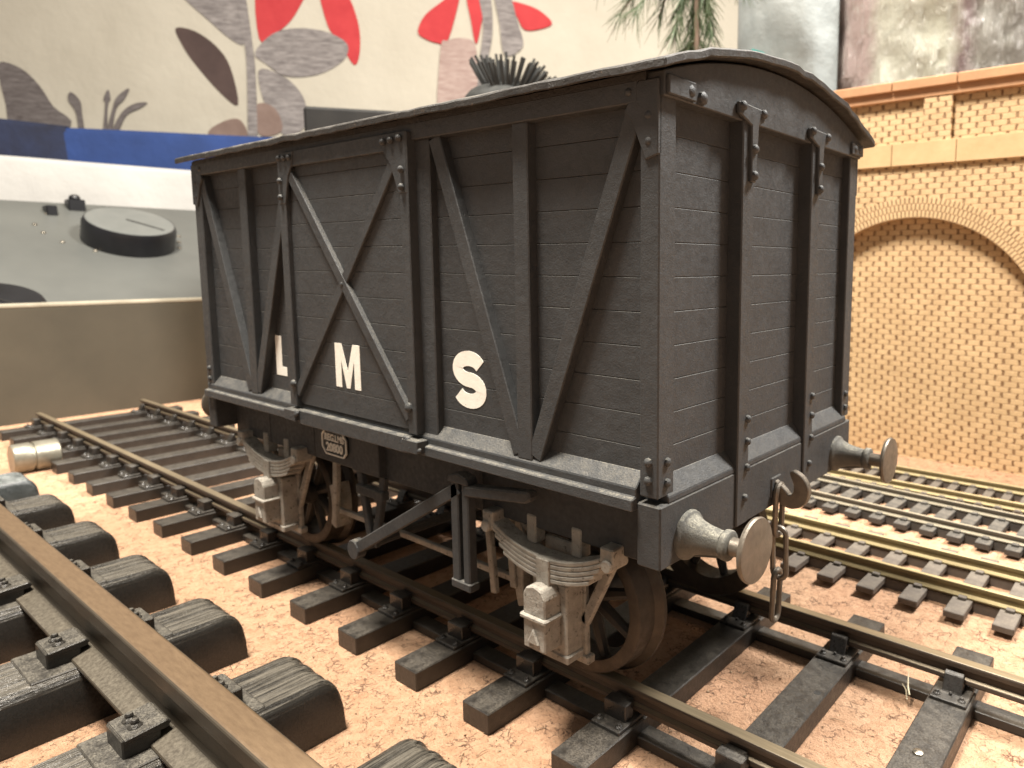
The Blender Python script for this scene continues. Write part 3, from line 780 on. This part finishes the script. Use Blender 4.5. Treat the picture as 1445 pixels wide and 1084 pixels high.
# bright metal end piece beyond the last big sleeper
fe = thing('metal_fitting', 'short stub of pale metal tube lying between small sleeper ends past the last large sleeper', 'fitting', (-240.4, -36, CZ))
MB().lathe((-240.4, -37.5, CZ+4.6), (0, 1, 0), [(0, 4.3), (.4, 4.6), (4.6, 4.6), (4.8, 4.1), (5.2, 4.1), (5.4, 4.6), (11.2, 4.6), (11.5, 4.2)], 28).build('tube', m_tube, fe, (-240.4, -36, CZ), smooth=True)
MB().lathe((-240.4, -26, CZ+4.6), (0, 1, 0), [(-.3, 4.2), (.15, 4.0)], 20).build('end_cap', m_wheel, fe, (-240.4, -36, CZ))

# ================================================================ SMALLER TRACKS BEHIND
def small_track(label, y, rot, gauge, ztop, hrail, headw, footw, sl_half, sl_w, sl_t, pitch, xoff, x0, x1, mr, ms, sz, group):
    t = thing('small_track', label, 'track', (0, y, CZ), rot, group)
    o = (0, 0, 0); zt_ = ztop-CZ
    for s in (-1, 1):
        yc = s*(gauge/2+headw/2); a = headw/2; b = footw/2
        zb_ = zt_-hrail
        prof = [(yc-b, zb_), (yc+b, zb_), (yc+b, zb_+.35), (yc+.28, zb_+.7), (yc+.28, zt_-1.0), (yc+a, zt_-.75), (yc+a, zt_-.12), (yc+a*.7, zt_), (yc-a*.7, zt_), (yc-a, zt_-.12), (yc-a, zt_-.75), (yc-.28, zt_-1.0), (yc-.28, zb_+.7), (yc-b, zb_+.35)]
        MB().prism(prof, 'x', x0, x1).build('rail', mr, t, o, bevel=.05)
        MB().box(x0, x1, yc-.9, yc+.9, -.02, zb_-.3).build('sleeper_web', ms, t, o)
    zb_ = zt_-hrail
    sl_ = MB().box(-sl_w/2, sl_w/2, -sl_half, sl_half, zb_-sl_t, zb_-.02).build('sleeper', ms, t, bevel=.12)
    c = MB()
    for s in (-1, 1):
        yc = s*(gauge/2+headw/2)
        for q in (-1, 1): c.box(-.75, .75, yc+q*(footw/2-.3), yc+q*(footw/2+.9), zb_-.1, zb_+.6)
    c.build_each('chair', ms, sl_, key=lambda c: c.y > 0, bevel=.1)
    n_ = int((x1-x0)/pitch)
    k0 = None
    for k in range(n_):
        x = x0+1+((xoff-x0-1) % pitch)+k*pitch
        if x > x1: break
        if k0 is None: sl_.location = Vector((x, 0, 0))*S; k0 = 1
        else: copy_obj(sl_, t, (x, 0, 0))
    return t
m_oosl = worn('brown_sleeper', (.055, .045, .037), (.10, .083, .068), (.26, .22, .17), .5, (.5, .8), .3, .06)
m_2sl = worn('black_sleeper', (.022, .021, .019), (.045, .041, .036), (.22, .19, .15), .6, (.5, .8), .3, .06)
small_track('small track with shiny yellow rails and brown sleepers next to the van track', 57.6, math.radians(-.6), 13.0, -2.9, 2.5, .95, 2.3, 15.0, 3.6, 1.25, 8.35, 7.6, -250, 110, m_railoo, m_oosl, 1, 'small tracks behind the van')
small_track('dull small track with grey rails and black sleepers between two yellow railed tracks', 93.0, math.radians(-2.4), 14.6, -3.4, 2.0, .85, 2.0, 12.0, 3.3, 1.5, 6.35, .6, -230, 95, m_railfine, m_2sl, 1, 'small tracks behind the van')
small_track('small track with close set sleepers running along the foot of the brick wall', 117.6, 0, 14.2, -3.6, 2.1, .9, 2.2, 9.3, 2.3, 1.2, 4.72, 1.3, -150, 95, m_railoo, m_oosl, 1, 'small tracks behind the van')

# ================================================================ BRICK ARCH WALL
aw = thing('brick_wall', 'tan brick arch wall with coping standing beside the small tracks', 'wall', (ARC[0], 148, CZ))
AO = (0, 148, 0)
def apart(name, mb, m, parent=aw, **kw):
    o = mb.build(name, m, parent, (0, 0, 0), **kw); o.location = -Vector((ARC[0], 148, CZ))*S; return o
WXa, WXb = -98.0, 60.0
xc, zc, R_ = ARC
yf = 148.3
arcp = [(xc+R_*math.cos(a), zc+R_*math.sin(a)) for a in [PI*k/48 for k in range(49)]]
RO = R_+6.4
arco = [(xc+RO*math.cos(a), zc+RO*math.sin(a)) for a in [PI*k/48 for k in range(49)]]
apart('wall_face', MB().prism([(WXa, CZ), (xc-RO, CZ), (xc-RO, zc)]+arco[::-1][1:-1]+[(xc+RO, zc), (xc+RO, CZ), (WXb, CZ), (WXb, 89.8), (WXa, 89.8)], 'y', yf, yf+6), m_brick)
ring = MB()
for k in range(48): ring.prism([arcp[k], arcp[k+1], arco[k+1], arco[k]], 'y', yf-.25, yf+6)
ring.prism([(xc+R_, CZ), (xc+RO, CZ), (xc+RO, zc), (xc+R_, zc)], 'y', yf-.25, yf+6); ring.prism([(xc-R_, CZ), (xc-RO, CZ), (xc-RO, zc), (xc-R_, zc)], 'y', yf-.25, yf+6)
apart('arch_ring', ring, m_ring)
apart('recess_panel', MB().box(WXa+2, WXb-2, yf+4.2, yf+5.8, CZ, 88), m_brick)
st = MB(); x = -26.0-20*3-8
k = 0
while x < WXb-.1:
    xa = max(x, WXa); xb = min(x+20, WXb)
    if xb-xa > .5: st.box(xa+.09, xb-.09, yf-1.3, yf+6.1, 89.75, 96.9)
    x += 20
apart('string_course', st, m_stone, bevel=.12)
apart('parapet', MB().box(WXa, WXb, yf+1.2, yf+5.4, 96.8, 113.4), m_brick)
pm = MB()
for px in (-70.3, -20.3, 29.7): pm.box(px-4.4, px+4.4, yf-.6, yf+5.3, 96.9, 110.65)
for q in pm.pieces(): apart('pilaster', q, m_brick, bevel=.08)
apart('coping_ledge', MB().box(WXa, WXb, yf-.9, yf+5.7, 110.6, 113.3), m_coping, bevel=.1)
cp = MB(); x = -26.0-20*3-8.5
while x < WXb-.1:
    xa = max(x, WXa); xb = min(x+20, WXb+1)
    if xb-xa > .5: cp.box(xa+.1, xb-.1, yf-2.3, yf+7.2, 113.3, 116.4)
    x += 20
apart('coping', cp, m_coping, bevel=.25)

# ================================================================ BACKGROUND THINGS
bb = thing('end_board', 'plain brown board standing upright across the end of the tracks', 'board', (-330, 15, CZ))
MB().box(-332, -327, -170, 140, -12, 39.0).build('panel', m_board, bb, (-330, 15, CZ), bevel=.3)
MB().box(-332.2, -326.8, -170, 140, 39.0, 40.7).build('top_edge', m_boardedge, bb, (-330, 15, CZ), bevel=.4)

# grey case with a sloping lid
cs = thing('grey_case', 'grey plastic case with sloping lid and round black caps behind the brown board', 'case', (-420, 40, -12))
CO = (-420, 40, -12)
sl_ = .45
def lid(x): return 30+sl_*(-345-x)
MB().prism([(-338, -12), (-338, lid(-338)), (-482, lid(-482)), (-486, lid(-482)-4), (-486, -12)], 'y', -190, 220).build('body', m_case, cs, CO, bevel=1.5, seg=2)
nrm = Vector((sl_, 0, 1)).normalized()
def cap(x, y, r_, h_, fm=m_captop):
    o = Vector((x, y, lid(x)))-nrm*.5
    c = MB().lathe(o, nrm, [(0, r_*1.0), (h_*.8, r_*1.0), (h_, r_*.95)], 40).build('cap', m_cap, cs, CO, smooth=True)
    MB().lathe(o+nrm*(h_-.05), nrm, [(0, r_*.94), (.35, r_*.9)], 40).build('cap_face', fm, c, CO)
    d = Vector((.75, .66, 0)); d = (d-nrm*d.dot(nrm)).normalized(); e = nrm.cross(d)
    p = o+nrm*(h_+.3); a = p-d*r_*.1; b = p+d*r_*.8
    MB().add([a-e*.5, a+e*.5, b+e*.5, b-e*.5, a-e*.5+nrm*.3, a+e*.5+nrm*.3, b+e*.5+nrm*.3, b-e*.5+nrm*.3], [(0,1,2,3),(4,5,6,7),(0,1,5,4),(1,2,6,5),(2,3,7,6),(3,0,4,7)]).build('slot', m_black, c, CO)
    return c
cap(-430, 55.5, 21.5, 13.0)
cap(-356, -17, 17, 8.0, m_cap)
stud = MB()
for dx, dy in ((-13, -31), (-3, -30), (8, -25), (18, -14), (5, 30), (-3, 33), (13, 27), (-28, -22), (-30, 14)):
    stud.dome(Vector((-436+dx, 50.5+dy, lid(-436+dx))), nrm, 1.2, 1.0, 10)
stud.build_each('stud', m_bright, cs, CO, smooth=True)
lt = MB().box(-470, -462, 28, 33, lid(-466)-2, lid(-466)+4).box(-478, -470, 40, 48, lid(-474)-2, lid(-474)+5); lt.dome((-474, 44, lid(-474)+5), (0, 0, 1), 3, 3, 12)
lt.build_each('latch', m_cap, cs, CO, key=lambda c: c.y > 36, bevel=.6)

def strip_frame(base, rv_):                      # local axes: u along the sheet, w towards the camera
    u = Vector((rv_[0], rv_[1], 0)); n_ = Vector((rv_[1], -rv_[0], 0)); return Vector((base[0], base[1], 0)), u, n_
def slab(name, outline, base, rv_, th, m, label, cat, parent=None, bevel=0, n_=4):
    B, u, nn = strip_frame(base, rv_)
    pts = smooth_poly(outline, n_) if n_ > 1 else [Vector(p) for p in outline]
    mb = MB(); k = len(pts)
    vs = [B+u*p[0]+Vector((0, 0, p[1]))+nn*th for p in pts]+[B+u*p[0]+Vector((0, 0, p[1])) for p in pts]
    mb.add(vs, [tuple(range(k)), tuple(range(2*k-1, k-1, -1))]+[(i, (i+1) % k, k+(i+1) % k, k+i) for i in range(k)])
    return mb
# folded white cloth and folded blue cloth stacked behind the case
B, u, nn = strip_frame((-509.6, 231.1), (.5, .866))
def cloth(name, m, label, u0, u1, z0, ztopf, depth, base, rv_, waves):
    B, u, nn = strip_frame(base, rv_); mb = MB(); n_ = 60; vs = []; fs = []
    prof_n = 12
    for i in range(n_+1):
        uu = u0+(u1-u0)*i/n_
        zt_ = ztopf(uu)
        for k in range(prof_n+1):
            a = k/prof_n
            # front face up, rounded over the top, then back down
            if a < .5: z = z0+(zt_-4-z0)*(a/.5); dd = 0
            elif a < .75: b = (a-.5)/.25*PI/2; z = zt_-4+4*math.sin(b); dd = 4*(1-math.cos(b))
            else: z = zt_; dd = 4+(depth-4)*(a-.75)/.25
            wv = waves*mnoise.noise(Vector((uu*.03, z*.035, 2.2)))
            vs.append(B+u*uu+Vector((0, 0, z))-nn*(dd+wv))
    W3 = prof_n+1
    for i in range(n_):
        for k in range(prof_n): a = i*W3+k; fs.append((a, a+1, a+W3+1, a+W3))
    n0 = len(vs)
    for i in range(n_+1): q = vs[i*W3+prof_n]; vs.append(Vector((q.x, q.y, z0)))
    for i in range(n_): fs.append((i*W3+prof_n, n0+i, n0+i+1, (i+1)*W3+prof_n)); fs.append((i*W3, (i+1)*W3, n0+i+1, n0+i))
    fs.append(tuple(range(W3))+(n0,)); fs.append(tuple(n_*W3+k for k in range(W3))+(n0+n_,))
    mb.add(vs, fs)
    return mb.build(name, m, smooth=True)
tag(cloth('white_cloth', m_white, '', -320, 60, -12, lambda q: 131-.04*(q+218), 16, (-512.0, 232.4), (.5, .866), 3.0), 'folded white cloth standing behind the grey case', 'cloth')
bl_ = thing('blue_cloth', 'folded royal blue cloth with a dark navy fold between white cloth and leaf patterned curtain', 'cloth', (-540, 248, -12))
b1 = cloth('blue_fold', m_blue, '', -189, 60, -12, lambda q: 156.5+.02*(q+170), 14, (-532, 244), (.5, .866), 1.5)
b2 = cloth('navy_fold', m_navy, '', -330, -188, -12, lambda q: 159.5-.06*(q+223), 14, (-532, 244), (.5, .866), 2.0)
for o in (b1, b2): o.parent = bl_; o.location = -Vector((-540, 248, -12))*S

# curtain with printed leaves
ct = thing('curtain', 'cream curtain printed with red, brown and grey leaves', 'curtain', (-450.4, 406.1, -12))
KO = (-450.4, 406.1, -12)
KB, KR = (-450.4, 406.1), (.7071, .7071)
slab('c', [(-620, -12), (620, -12), (620, 470), (-620, 470)], (KB[0]-.7071*3, KB[1]+.7071*3), KR, 2.6, m_curtain, '', '', n_=1).build('cloth', m_curtain, ct, KO)
LEAF = [
 (m_ldark, [(-462.2,225.6),(-446.4,221.0),(-434.0,208.0),(-424.5,190.6),(-412.0,174.3),(-456.3,150),(-461,190.2),(-463.7,209.8)]),
 (m_lbrown, [(-321.8,260.3),(-306.5,258.7),(-289.9,246.9),(-279.3,229.3),(-274.8,197.1),(-289.5,207.6),(-308.3,231.1),(-317.1,245.7)]),
 (m_lgrey, [(-266.3,249.9),(-277.8,253.5),(-297.0,270.5),(-312.2,284.5),(-320,296),(-290,305),(-272.3,297),(-265.0,272.2)]),
 (m_lred, [(-253.1,300),(-230,306),(-210,300),(-214.9,289.9),(-226.6,271.2),(-242.2,258.3),(-253.7,254.7)]),
 (m_lred, [(-201,306),(-179.7,300),(-169.2,274.1),(-168.4,249.5),(-173.9,235.6),(-185.3,254.9),(-195.5,269.7)]),
 (m_lgrey, [(-257.9,242.4),(-242.1,259.5),(-221.0,265.4),(-197.0,263.5),(-179.2,254.0),(-182.9,239.6),(-204.9,226.3),(-232.2,223.3),(-249.5,233.6)]),
 (m_lgrey, [(-255.8,227.2),(-238.1,224.9),(-223.7,213.2),(-217.2,197.9),(-220.7,177.7),(-238.0,172.2),(-251.7,196.7)]),
 (m_ltan, [(-260.6,196.3),(-251.5,199.1),(-241.7,192.0),(-239.0,175.3),(-256.2,170.4),(-262.5,183.9)]),
 (m_ltan, [(-300.5,173.4),(-285.1,183.2),(-273.3,183.5),(-269.4,168.1),(-295.2,164.3)]),
 (m_lgrey, [(-268.3,150),(-265.7,220.7),(-266.2,251.1),(-272.5,305),(-264.9,305),(-259.7,251.4),(-258.6,221.0),(-261.1,150)]),
 (m_ldark, [(-405.4,160),(-406.7,185.2),(-411.9,195.8),(-409.6,203.0),(-403.0,196.1),(-402.2,185.4),(-401.5,160)]),
 (m_ldark, [(-388.0,160),(-383.1,192.0),(-383.8,198.0),(-379.8,205.9),(-378.7,198.2),(-381.5,190.9),(-384.6,160)]),
 (m_ldark, [(-385,165),(-377.0,191.0),(-372.9,200.2),(-363.2,207.8),(-367.3,198.6),(-374.9,189.3),(-381,165)]),
 (m_ldark, [(-382,165),(-370.6,186.4),(-359.7,194.7),(-349.3,196.2),(-355.4,191.2),(-367.3,184.1),(-377,165)]),
 (m_lred, [(-116.8,267.5),(-110.0,282.1),(-93.9,295.4),(-84.2,303.3),(-77.9,303.7),(-90.5,260.6),(-99.5,258.3),(-110.7,261.6)]),
 (m_lred, [(-72,306),(-52.3,306),(-58.6,282.7),(-64.9,258.8),(-69.1,279.4)]),
 (m_lred, [(-34.5,298.0),(-17.0,295.8),(-4.0,290.2),(5.1,280.5),(-7.5,274.8),(-20.6,274.1),(-27.0,284.6)]),
 (m_lpink, [(-97.1,252.8),(-90.5,260.6),(-77.7,263.8),(-66.3,259.3),(-64.3,235.3),(-65.0,180),(-99.9,180)]),
 (m_lgrey, [(-47.3,306),(-34.4,306),(-27.0,281.4),(-22.2,258.8),(-39.2,250),(-43.3,277.4)]),
 (m_lgrey, [(-62,306),(-52,306),(-50,270),(-58,230),(-60,200),(-66,200),(-63,240),(-58,275)]),
]
for i, (m, pts) in enumerate(LEAF):
    slab('leaf', pts, KB, KR, .25+.06*i, m, '', '').build('printed_leaf', m, ct, KO)

# black box with a bristle brush lying on it
BB, BR = (-215.4, 114.3), (.6157, .788)
Bv, u, nn = strip_frame(BB, BR)
bx = MB(); P = lambda a, z, d: Bv+u*a+Vector((0, 0, z))-nn*d
vs = [P(a, z, d) for z in (-12, 122.4) for a, d in ((-61, 0), (74, 0), (74, 80), (-61, 80))]
bx.add(vs, [(0,1,2,3),(4,5,6,7),(0,1,5,4),(1,2,6,5),(2,3,7,6),(3,0,4,7)])
tag(bx.build('black_box', m_black, bevel=1.2), 'flat topped black box standing behind the van roof', 'box')
br = thing('hair_brush', 'black round bristle brush lying on the black box behind the roof', 'brush', tuple(P(20, 122.4, 18)))
BO = P(20, 122.4, 18)
c0 = P(23, 131.8, 18)
body = MB(); vs = []; fs = []
for i in range(13):
    th = PI*i/12
    for k in range(20):
        ph = 2*PI*k/20
        vs.append(c0+u*(19*math.sin(th)*math.cos(ph))+Vector((0, 0, 9.4*math.cos(th)))-nn*(15*math.sin(th)*math.sin(ph)))
for i in range(12):
    for k in range(20): fs.append((i*20+k, i*20+(k+1) % 20, (i+1)*20+(k+1) % 20, (i+1)*20+k))
body.add(vs, fs); body.build('brush_head', m_bristle, br, BO, smooth=True, clean=True)
bs = MB()
for i in range(7):
    for k in range(16):
        ph = math.radians(5+115*(k+random.uniform(-.2, .2))/15); dd = (i-3)*3.6
        q = math.sqrt(max(.1, 1-(dd/15)**2))
        p0 = c0+u*(18.6*q*math.cos(ph))+Vector((0, 0, 9.1*q*math.sin(ph)))-nn*dd
        dv = (u*math.cos(ph)*1.0+Vector((0, 0, math.sin(ph)))-nn*dd*.05).normalized()
        bs.tube([p0, p0+dv*random.uniform(9.5, 13.5)], [.8, .6], 6)
bs.build('bristles', m_bristle, br, BO)

# artificial pine twig tree behind the van
PB, PR = (-82.2, 183.0), (.9063, .4226)
Bp, u, nn = strip_frame(PB, PR)
Q = lambda a, z, d=0: Bp+u*a+Vector((0, 0, z))-nn*d
PO = Q(-44, CZ)
pt = thing('pine_tree', 'artificial pine tree with thin green needles behind the van roof', 'tree', tuple(PO))
MB().tube([Q(-44, CZ), Q(-45, 80), Q(-44, 150), Q(-45, 215)], [2.2, 1.8, 1.2, .9], 8).build('trunk', m_bark, pt, PO, smooth=True)
MB().lathe(Q(-44, CZ), (0, 0, 1), [(0, 14), (3, 14), (5, 4)], 20).build('foot', m_bark, pt, PO)
nd = MB(); brs = MB(); random.seed(11)
def branch(p0, p1, n_, ln, sag=0):
    p0, p1 = Vector(p0), Vector(p1); d = (p1-p0).normalized()
    brs.tube([p0, (p0+p1)/2+Vector((0, 0, sag)), p1], [.5, .4, .25], 5)
    for i in range(int(n_*1.8)):
        t_ = random.random(); p = p0.lerp(p1, t_)+Vector((0, 0, sag*(1-(2*t_-1)**2)))
        rnd = Vector((random.gauss(0, 1), random.gauss(0, 1), random.gauss(0, 1))); rnd -= d*rnd.dot(d); rnd.normalize()
        dv = (d*random.uniform(.5, 1.1)+rnd*random.uniform(.35, .75)+Vector((0, 0, -.25))).normalized()
        l_ = ln*random.uniform(.6, 1.1); nd.tube([p, p+dv*l_*.5, p+dv*l_+Vector((0, 0, -l_*.06))], [.16, .16, .05], 3)
for p0, p1, n_, ln in ((Q(-45, 196), Q(-78, 163, 5), 60, 13), (Q(-45, 192), Q(-69, 160, -5), 60, 13), (Q(-45, 190), Q(-61, 160, 3), 60, 13), (Q(-44, 186), Q(-53, 152, -2), 110, 12), (Q(-44, 178), Q(-46, 148, 3), 130, 12), (Q(-44, 184), Q(-38, 150, 0), 120, 12), (Q(-44, 190), Q(-26, 170, 4), 60, 12), (Q(-45, 210), Q(-88, 178, 4), 60, 14), (Q(-44, 205), Q(-10, 184, 2), 60, 13), (Q(-44, 150), Q(-58, 135, 5), 60, 12), (Q(-44, 150), Q(-34, 132, 5), 60, 12)):
    branch(p0, p1, n_, ln, 2)
brs.build('branches', m_bark, pt, PO); nd.build('needles', m_needle, pt, PO)

# grey paper bag and the bag in crumpled clear film behind the wall
def rough_bag(name, m, base, yaw, u0, u1, z0, z1, depth, amp, fr):
    mb = MB(); nx_, nz_ = 46, 60; vs = []; fs = []
    for side in (0, 1):
        for i in range(nx_+1):
            for k in range(nz_+1):
                a = u0+(u1-u0)*i/nx_; z = z0+(z1-z0)*k/nz_
                d = amp*mnoise.fractal(Vector((a*fr, z*fr*.6, side*7.7)), 1.0, 2.0, 4)
                bul = depth*.5*(1-abs(2*i/nx_-1)**4)
                vs.append(Vector((a, (-bul-d) if side == 0 else bul+d*.5, z)))
    N_ = (nx_+1)*(nz_+1); W4 = nz_+1
    for sd in (0, 1):
        for i in range(nx_):
            for k in range(nz_): q = sd*N_+i*W4+k; fs.append((q, q+1, q+W4+1, q+W4))
    for i in range(nx_):
        for k in (0, nz_): q = i*W4+k; fs.append((q, q+W4, N_+q+W4, N_+q))
    for k in range(nz_):
        for i in (0, nx_): q = i*W4+k; fs.append((q, q+1, N_+q+1, N_+q))
    mb.add(vs, fs)
    o = mb.build(name, m, smooth=True); o.location = Vector((base[0], base[1], 0))*S; o.rotation_euler = (0, 0, yaw); return o
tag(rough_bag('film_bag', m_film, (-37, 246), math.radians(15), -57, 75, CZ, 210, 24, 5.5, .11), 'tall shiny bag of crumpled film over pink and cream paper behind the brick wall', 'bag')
gb = thing('paper_bag', 'grey green paper bag with a teal corner beside the crumpled film bag', 'bag', (-106, 216, CZ))
o = rough_bag('paper', m_bagpaper, (0, 0), 0, -24, 22, 0, 215, 20, 2.2, .05); o.parent = gb; o.rotation_euler = (0, 0, math.radians(15))
o = MB().prism([(-22, 145), (-9, 143), (-8, 158), (-13, 160), (-21, 150)], 'y', -16, -13.5).build('teal_corner', m_teal, gb); o.rotation_euler = (0, 0, math.radians(15))

# loose grit, fibres and dust on the cork
gr = MB()
for k in range(900):
    x = random.uniform(-190, 45); y = random.choice((random.uniform(-40, -28), random.uniform(-28, 48), random.uniform(-38, 30)))
    r_ = random.uniform(.08, .26)
    p = Vector((x, y, CZ+r_*.5))
    q = [p+Vector((random.uniform(-1, 1), random.uniform(-1, 1), random.uniform(-.4, .8)))*r_*1.5 for _ in range(4)]
    gr.add(q, [(0, 1, 2), (0, 2, 3), (0, 3, 1), (1, 3, 2)])
for k in range(70):
    x = random.uniform(-120, 30); y = random.uniform(-36, 40); a = random.random()*6.3; l_ = random.uniform(.8, 2.6)
    p = Vector((x, y, CZ+.15)); d = Vector((math.cos(a), math.sin(a), random.uniform(-.02, .15)))
    gr.tube([p, p+d*l_*.5+Vector((0, 0, .12)), p+d*l_+Vector((.15, .1, 0))], [.06, .06, .04], 4)
tag(gr.build('gravel', worn('grit', (.10, .065, .04), (.42, .30, .18), None, 0, (.7, .9), 1.2, .02)), 'fine loose grit and fibres scattered on the cork', 'grit', kind='stuff')
